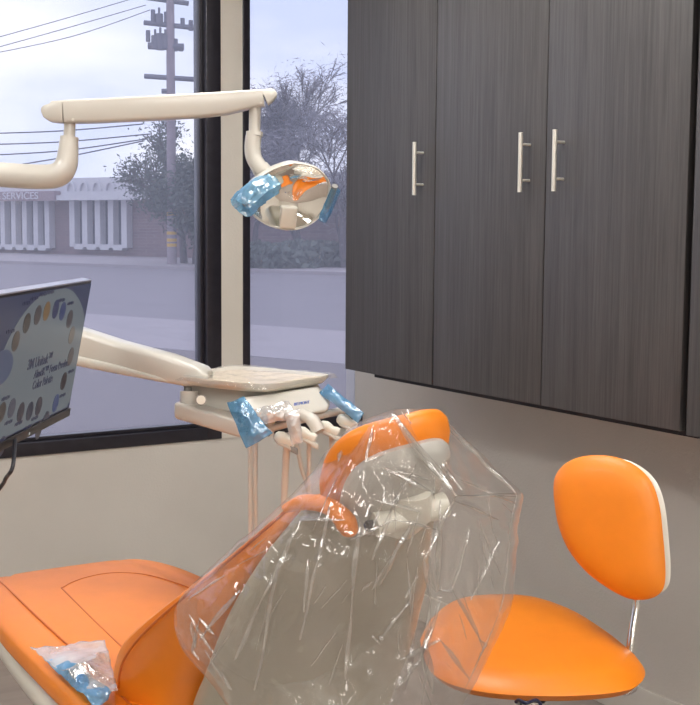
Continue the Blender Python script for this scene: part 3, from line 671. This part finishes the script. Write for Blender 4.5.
# body under the tray
MB().loft([[TC+A_*(.016+a*.102*s_)+B_*(b*.125*s_)+Z*h for a, b in ((-1, -1), (1, -1), (1, 1), (-1, 1))] for s_, h in ((.97, -.012), (1.0, -.03), (.98, -.07))]).build('body', M_ENAMEL, unit, bevel=.006)
q0 = [D(173, 401, DZ-.02), D(205, 398, DZ+.1), D(262, 418, DZ), D(268, 422, DZ-.1), D(243, 426, DZ-.13)]
low_ = [D(173.5, 402, 3.03), D(200, 394, 3.2), D(275, 410, 3.1), D(262, 424, 2.93), D(238, 420, 2.92)]
MB().loft([[p for p in low_], [p-Z*.04 for p in low_]]).build('lower_housing', M_ENAMEL, unit, bevel=.008)
# console wedge to the right with the maker's name
cf = [D(236, 399, 2.88), D(318, 387, 2.97), D(330, 405, 2.94), D(327, 412, 2.93), D(266, 421, 2.83), D(248, 413, 2.84)]
MB().loft([cf, [p+fw*.12+Z*.0 for p in cf]]).build('console', M_ENAMEL, unit, bevel=.008)
M_LOGO = mat('blue_lettering', (92, 118, 205), .5)
gg = MB().tube([D(201, 400, DZ-.06), D(201, 400, DZ-.118)], .0125, 24).build('gauge', M_GREY, unit)
MB().tube([D(201, 400, DZ-.117), D(201, 400, DZ-.1195)], .0105, 24).build('gauge_face', M_WHITE, gg)
text('BELMONT', .0095, D(294, 404.5, 2.86), (D(322, 399, 2.93)-D(293, 403.5, 2.88)), U2, M_LOGO, 'logo', unit, .001)
# instrument holders
for i, (a, b, z) in enumerate([(285, 440, 2.80), (306, 435, 2.84), (329, 429, 2.90), (347, 422, 2.95)]):
    ax1 = (R2*.62-U2*.50-fw*.6).normalized()
    base = D(a, b, z); ax2 = R2*.85-U2*.42; ax2.normalize()
    rr = []
    for t_, w, h in ((-1, .004, .006), (-.85, .009, .011), (-.4, .013, .015), (.0, .012, .013), (.3, .010, .010), (.6, .011, .013), (.9, .010, .012), (1, .006, .007)):
        rr.append(section(base+ax2*(t_*.025), w, h, ax2, 18, .7))
    hd_ = MB().loft(rr).build('instrument_holder', M_WHITE, unit)
    MB().obox(base-ax2*.002-U2*.0125-fw*.003, (ax2, U2, ax2.cross(U2)), (.019, .0045, .009)).build('holder_underside', M_TUBE, hd_, bevel=.003)
    MB().obox(base+ax2*.022-U2*.012, (ax2, U2, ax2.cross(U2)), (.010, .007, .012)).build('holder_clip', M_GREY if i in (0, 3) else M_TUBE, hd_, bevel=.003)
MB().tube([D(272, 428, 2.93), D(300, 420, 2.93), D(352, 408, 3.0)], .009, 14).build('holder_bar', M_ENAMEL, unit)
MB().tube(spline([D(302, 414, 2.88), D(312, 420, 2.86), D(319, 432, 2.85)], 5), [.014]*5+[.0155]*6, 18).build('syringe_holder', M_ENAMEL, unit)
MB().tube([D(272, 414, 2.93), D(270, 436, 2.93)], .009, 12).tube([D(254, 420, 2.92), D(254, 442, 2.92)], .008, 12).build('bracket', M_TUBE, unit)
tubes = [[(250, 438, 2.92), (250.5, 500, 2.92), (251, 570, 2.94), (254, 640, 2.97)], [(255.5, 438, 2.92), (255.5, 500, 2.92), (257, 570, 2.95), (262, 640, 3.0)],
         [(287, 444, 2.8), (285, 480, 2.84), (283, 540, 2.88), (275, 640, 2.95)], [(296, 442, 2.86), (301, 465, 2.87), (312, 520, 2.9), (300, 640, 2.98)],
         [(309, 440, 2.84), (309, 480, 2.87), (309, 560, 2.9), (305, 640, 2.98)], [(331, 432, 2.92), (331, 470, 2.93), (326, 560, 2.95), (315, 640, 3.0)]]
for i, tb in enumerate(tubes):
    pts = spline([D(*p) for p in tb], 8); last = pts[-1]
    pts += spline([last, V((last.x, last.y, .3)), V((last.x-.1, last.y+.1, .1)), V((pst.x+.1, pst.y, .06))], 6)[1:]
    MB().tube(pts, .0052 if i not in (2,) else .008, 10).build('tubing', M_TUBE, unit)
# tray with its film
def trect(hw, hl, h, e=.28, n=48):
    return [TC+A_*(hw*math.copysign(abs(math.cos(a))**e, math.cos(a)))+B_*(hl*math.copysign(abs(math.sin(a))**e, math.sin(a)))+Z*h for a in [2*math.pi*k/n for k in range(n)]]
tray = thing('instrument_tray', TC, 'flat pale instrument tray resting on the delivery unit beside the window', 'tray')
MB().loft([trect(.112, .134, -.012), trect(.124, .146, -.008), trect(.134, .156, .006), trect(.134, .156, .011), trect(.128, .150, .010), trect(.120, .142, .003)]).build('tray_body', M_TRAY, tray)
MB().loft([trect(.118, .14, .0035), trect(.118, .14, .0045)]).build('tray_liner', M_PAPER, tray)
def trf(u, v):
    a = (u-.5)*2; b = (v-.5)*2; p = TC+A_*a*.138+B_*b*.160
    return p+Z*(.013+.003*(crinkle(p, 14)-.8) - (.012 if max(abs(a), abs(b)) > .985 else 0))
tag(MB().grid(trf, 44, 44).build('tray_cover', film('tray_film', (250, 248, 246), .12, .10, .12, bump=.5, bscale=70), angle=25), 'thin clear plastic film stretched over the instrument tray', 'plastic cover')
# films hanging on the unit
sheet('barrier_film', [(227, 403), (244, 397), (273, 434), (246, 449)], M_BLUE, 'blue film hanging from the left handle of the delivery unit', 'barrier film', 2.76, .012, .005, n=30, zs=[2.84, 2.82, 2.76, 2.78], seed=1)
sheet('barrier_film', [(319, 393), (328, 384), (364, 413), (358, 423)], M_BLUE, 'blue film hanging on the right handle of the delivery unit', 'barrier film', 2.9, .012, .004, n=30, zs=[2.96, 2.96, 2.88, 2.88], seed=5)
sheet('clear_wrap', [(254, 409), (288, 402), (299, 419), (262, 424)], M_CLEAR, 'crumpled clear plastic wrap over the front of the delivery unit', 'plastic wrap', 2.78, .02, .012, n=34, seed=8)
sheet('clear_wrap', [(284, 412), (299, 409), (303, 442), (292, 446)], M_CLEAR, 'strip of clear crinkled plastic hanging between the instrument holders', 'plastic wrap', 2.76, .012, .008, n=30, seed=18)
MB().tube([D(240, 404, 2.86), D(252, 425, 2.80), D(270, 434, 2.79)], .007, 12).build('handle', M_GREY, unit)
MB().tube([D(322, 392, 2.99), D(340, 403, 2.95), D(359, 420, 2.92)], .006, 12).build('handle', M_GREY, unit)

# ------------------------------------------------------------------ outdoors
ga = math.radians(-22); E_ = V((math.sin(ga), math.cos(ga), 0)); G_ = V((math.cos(ga), -math.sin(ga), 0))   # along the street, away from us
GZ = -.3
def band(name, px, py0, py1, material, z0, z1, curb=False):
    g0 = AX(px, py0, 2, GZ).dot(G_); g1 = AX(px, py1, 2, GZ).dot(G_)
    return struct(name, MB().obox(G_*((g0+g1)/2)+E_*20+Z*((z0+z1)/2), (E_, G_, Z), (140, abs(g1-g0)/2, (z1-z0)/2)), material), g0, g1
p0 = YW+.13
struct('trim_2', MB().box(-60, 90, p0, 200, GZ-.25, GZ-.02), M_OUT, smooth=False)
tag(bpy.data.objects['trim_2'], label='open ground beyond the road')
tag(band('trim_3', 130, 640, 346, M_ASPH, GZ-.02, GZ)[0], label='grey asphalt car park outside the window')
tag(band('trim_4', 130, 346, 317, M_CONC, GZ-.02, GZ+.01)[0], label='pale concrete strip beside the road')
tag(band('trim_5', 130, 317, 268, M_ROAD, GZ-.02, GZ)[0], label='wide grey road')
o_, ga0, ga1 = band('trim_6', 130, 268, 258.5, M_CONC, GZ-.02, GZ+.12); tag(o_, label='far pavement in front of the brick building')
GF = ga1+.05
def fac(px, py, g=None):                                    # pixel on the facade plane -> (s along, z)
    g = GF if g is None else g; d = ray(px, py); p = CAM+d*((g-CAM.dot(G_))/d.dot(G_)); return p.dot(E_), p.z
def fbox(mb, s0, s1, z0, z1, g0, g1): return mb.obox(E_*((s0+s1)/2)+G_*((g0+g1)/2)+Z*((z0+z1)/2), (E_, G_, Z), (abs(s1-s0)/2, abs(g1-g0)/2, (z1-z0)/2))
sL, _ = fac(-60, 220); sR, _ = fac(430, 220)
zf0 = fac(166, 200)[1]; zf1 = fac(130, 177.5)[1]
bl = thing('commercial_building', E_*((sL+sR)/2)+G_*(GF+6)+Z*GZ, 'low brick building with white fascia and tall white framed windows across the street', 'building')
fbox(MB(), sR, sL, GZ-.1, zf0, GF, GF+12).build('brick_wall', M_BRICK, bl, smooth=False)
fbox(fbox(MB(), sR-.3, sL+.3, zf0, zf0+.25, GF-1.1, GF+12), sR-.2, sL+.2, zf0+.25, zf1, GF-.8, GF+12).build('fascia', M_STUCCO, bl, smooth=False)
for gi, (xa, xb, nc) in enumerate([(78, 130, 4), (-2, 53, 5), (-70, -18, 4)]):
    sa, _ = fac(xa, 220); sb, _ = fac(xb, 220); z0 = fac(xa+20, 250)[1]; zt_ = zf0
    fbox(MB(), sb, sa, z0+.25, zt_, GF-.03, GF+.03).build('window', M_WINDK, bl, smooth=False)
    w = (sa-sb)/nc; mb = MB()
    for k in range(nc+1): fbox(mb, sb+w*k-w*.2, sb+w*k+w*.2, z0+.15, zt_, GF-.42, GF-.02)
    for k in range(nc):
        c0 = sb+w*(k+.5)
        pr = [(c0-w*.5, z0+.3), (c0-w*.3, z0+.02), (c0+w*.3, z0+.02), (c0+w*.5, z0+.3)]
        mb.loft([[E_*s_+G_*(GF-.42)+Z*z_ for s_, z_ in pr], [E_*s_+G_*(GF-.02)+Z*z_ for s_, z_ in pr]])
    mb.build('window_frame', M_STUCCO, bl, smooth=False)
    if gi == 0:
        mb = MB()
        for k in range(nc):
            c0 = sb+w*(k+.5); zb_ = lerp(zf0, zf1, .42)
            ap = [(c0+w*.36*math.cos(a), zb_+w*.55*math.sin(a)) for a in [math.pi*i/10 for i in range(11)]]
            inn = [(c0+w*.24*math.cos(a), zb_+w*.40*math.sin(a)) for a in [math.pi*i/10 for i in range(11)]]
            poly = ap+inn[::-1]
            fs = [[E_*s_+G_*(GF-.95)+Z*z_ for s_, z_ in poly], [E_*s_+G_*(GF-.8)+Z*z_ for s_, z_ in poly]]
            n_ = len(poly); o0 = len(mb.v); mb.v += fs[0]+fs[1]
            for i in range(10): mb.f.append((o0+i, o0+i+1, o0+n_-2-i, o0+n_-1-i))
            for i in range(n_): mb.f.append((o0+i, o0+(i+1) % n_, o0+n_+(i+1) % n_, o0+n_+i))
        mb.build('arch_moulding', M_STUCCO, bl, smooth=False)
sa, _ = fac(5, 193, GF-.85); sb, _ = fac(60, 201, GF-.85); za = fac(32, 191.5, GF-.85)[1]; zb_ = fac(32, 201, GF-.85)[1]
sg = fbox(MB(), sb, sa, zb_, za, GF-1.25, GF-.8).build('shop_sign', M_SIGN, bl, smooth=False)
text('SERVICES', (za-zb_)*1.05, E_*sa-E_*.3+G_*(GF-1.27)+Z*((za+zb_)/2), -E_, Z, M_STUCCO, 'sign_lettering', sg, .02, 'LEFT', 1.35)

# utility pole
PD = 52
pb = AX(172, 267, 2, GZ); PZ = (pb-CAM).dot(fw)
pole = thing('utility_pole', V((pb.x, pb.y, GZ)), 'tall wooden utility pole with crossarms and transformers across the road', 'utility pole')
ptop = D(170, -70, PZ); 
MB().tube([V((pb.x, pb.y, GZ)), V((pb.x, pb.y, ptop.z))], [.20, .15], 12).build('shaft', M_POLE, pole)
PV = V((pb.x, pb.y, 0))
def hz(py): return D(171, py, PZ).z
ad = (R2*1-fw*0).copy(); ad.z = 0; ad.normalize()
for (py, l, r, dz) in [(5, 24, 18, -.22), (29, 26, 27, -.2), (80, 26, 27, -.12), (93, 9, 2, 0)]:
    z = hz(py); k = PZ/FPX
    ca = MB(); ca.tube([PV-ad*l*k+Z*(z+.0-dz*.5), PV+ad*r*k+Z*(z+dz*.5)], .1, 8).build('crossarm', M_METALG, pole)
mb = MB(); k = PZ/FPX
for x_, y0_, y1_ in ((-22, 34, 45), (-15, 33, 52), (-10, 31, 53), (-5, 33, 52), (5, 42, 54), (10, 48, 54), (-17, 14, 26), (-11, 12, 28), (-4, 16, 26), (12, 22, 32), (20, 24, 34)):
    r_ = .16 if y1_-y0_ > 12 else .09
    mb.tube([PV+ad*x_*k+Z*hz(y1_), PV+ad*x_*k+Z*hz(y0_+ (6 if r_ > .1 else 0))], r_, 10).tube([PV+ad*x_*k+Z*hz(y0_+6), PV+ad*x_*k+Z*hz(y0_)], .05, 8)
mb.tube([PV-ad*22*k+Z*hz(49), PV+ad*13*k+Z*hz(50)], .14, 8).build('transformer', M_METALG, pole)
for y_ in (214, 233, 240, 245): MB().tube([PV+Z*hz(y_+1.6), PV+Z*hz(y_-1.6)], .205, 14).build('yellow_marker', M_YEL, pole)
wires = [((-30, 45), (60, 20), (148, -6)), ((-30, 55), (60, 30), (146, 5)), ((-30, 58), (70, 37), (150, 10)), ((-30, 134), (60, 131), (143, 124)), ((-30, 145), (60, 142), (150, 134)),
         ((-30, 156), (60, 151), (146, 139)), ((-30, 172), (60, 158), (143, 141))]
lab = ['uppermost thin cable crossing the sky at left', 'second thin cable from the top at left', 'third thin cable from the top at left', 'highest of the four low cables left of the pole', 'second of the four low cables left of the pole',
       'third of the four low cables left of the pole', 'lowest of the four low cables left of the pole', 'thin cable high right of the pole', 'lower thin cable right of the pole']
for i, w in enumerate(wires):
    o = MB().tube(spline([D(a, b, PZ) for a, b in w], 6), .028 if i > 2 else .016, 6).build('overhead_cable', M_WIRE); tag(o, lab[i], 'cable', 'cables between the utility poles')

# trees
def tree(base, h, spread, label, seed, dense, leafm, tilt=0, leafsize=.16, twig=.02, lv=5, tr=.17, cards=2600, asp=.45):
    rnd = random.Random(seed); t = thing('tree', base, label, 'tree'); mb = MB(); lf = MB(); tips = []
    def grow(p, d, L, r, lev):
        pts = [p]; dd_ = d.copy()
        for k in range(3):
            dd_ = (dd_+V((rnd.uniform(-1, 1), rnd.uniform(-1, 1), rnd.uniform(-.3, .5)))*.13).normalized(); pts.append(pts[-1]+dd_*L/3)
        mb.tube(pts, [r, r*.9, r*.78, r*.62], 5 if lev > 1 else 8, cap=False)
        if lev >= 2: tips.extend(pts[1:])
        if lev >= lv: return
        for k in range(3 if lev < 3 else 4):
            a = rnd.uniform(0, 2*math.pi); s_ = spread*rnd.uniform(.6, 1.25)
            q = dd_.orthogonal().normalized(); q2 = dd_.cross(q)
            nd = (dd_+(q*math.cos(a)+q2*math.sin(a))*s_).normalized()
            grow(pts[rnd.choice((1, 2, 3, 3))], nd, L*rnd.uniform(.62, .82), max(twig, r*.5), lev+1)
    grow(V(base), V((tilt, 0, 1)).normalized(), h*.36, tr, 0)
    mb.build('trunk', M_BARK, t)
    for k in range(cards):
        c = rnd.choice(tips)+V((rnd.gauss(0, 1), rnd.gauss(0, 1), rnd.gauss(0, 1)))*dense
        a = V((rnd.gauss(0, 1), rnd.gauss(0, 1), rnd.gauss(0, 1))).normalized(); b = a.orthogonal().normalized(); s_ = leafsize*rnd.uniform(.5, 1.3)
        lf.add([c-a*s_, c+b*s_*asp, c+a*s_, c-b*s_*asp], [(0, 1, 2, 3)])
    lf.build('foliage', leafm, t, smooth=False)
def gp(px, py=262):
    p = AX(px, py, 2, GZ); return V((p.x, p.y, GZ))
def gd(px, dist):                                           # ground point below a column of the photo at a distance
    d = ray(px, 224); p = CAM+d*dist; return V((p.x, p.y, GZ))
tree(gd(184, 53), 5.3, .42, 'feathery tree behind the utility pole, seen just left of the dark window frame', 3, .25, M_LEAF, cards=5000, leafsize=.10, lv=5)
tree(gd(196, 52), 3.6, .5, 'dense dark tree right of the utility pole', 5, .4, M_LEAF, cards=15000, leafsize=.12)
tree(gd(298, 52), 8.6, .45, 'large bare spreading tree seen through the right window', 12, .28, M_LEAF2, cards=24000, leafsize=.13, asp=.14, twig=.016, lv=6)
tree(gd(345, 49), 5.6, .6, 'bare tree beside the wall cabinet seen through the right window', 21, .35, M_LEAF2, cards=9000, leafsize=.13, asp=.14, twig=.016)
tree(gd(256, 51), 4.6, .6, 'smaller bare tree directly right of the cream window post', 33, .3, M_LEAF2, cards=7000, leafsize=.13, asp=.14, twig=.016)
def hedge(px0, px1, dist, h, label, seed):
    rnd = random.Random(seed); mb = MB(); a, b = gd(px0, dist), gd(px1, dist); t = thing('hedge', (a+b)/2, label, 'hedge')
    for k in range(5000):
        c = a.lerp(b, rnd.random())+V((rnd.gauss(0, .4), rnd.gauss(0, .4), 0)); c.z = GZ+abs(rnd.random())*h*(.8+.3*noise.noise(c*.8))
        q = V((rnd.gauss(0, 1), rnd.gauss(0, 1), rnd.gauss(0, 1))).normalized(); w = q.orthogonal().normalized(); mb.add([c-q*.2, c+w*.13, c+q*.2, c-w*.13], [(0, 1, 2, 3)])
    mb.build('foliage', M_LEAF, t, smooth=False)
hedge(255, 292, 48, 1.2, 'low bushes behind the lamp head, right of the cream post', 2)
hedge(307, 352, 50, 1.1, 'low dark hedge next to the cabinet in the right window', 4)

# ------------------------------------------------------------------ sky and light
W = bpy.data.worlds.new('sky'); S.world = W; W.use_nodes = True; n = W.node_tree.nodes; l = W.node_tree.links
bg = n['Background']; tc = n.new('ShaderNodeTexCoord'); mp = n.new('ShaderNodeMapping'); mp.inputs['Scale'].default_value = (1, 1, 3.2); mp.inputs['Location'].default_value = (.3, .1, .12)
nz = n.new('ShaderNodeTexNoise'); nz.inputs['Scale'].default_value = 3.2; nz.inputs['Detail'].default_value = 6; nz.inputs['Roughness'].default_value = .5
cr = n.new('ShaderNodeValToRGB'); cr.color_ramp.elements[0].position = .40; cr.color_ramp.elements[1].position = .62
cr.color_ramp.elements[0].color = srgb(196, 208, 238); cr.color_ramp.elements[1].color = srgb(244, 247, 255)
l.new(tc.outputs['Generated'], mp.inputs[0]); l.new(mp.outputs[0], nz.inputs[0]); l.new(nz.outputs[0], cr.inputs[0]); l.new(cr.outputs[0], bg.inputs[0]); bg.inputs[1].default_value = 1.5
S.view_settings.view_transform = 'Standard'; S.view_settings.look = 'None'; S.view_settings.gamma = 1; S.view_settings.exposure = .12
S.view_settings.use_curve_mapping = False
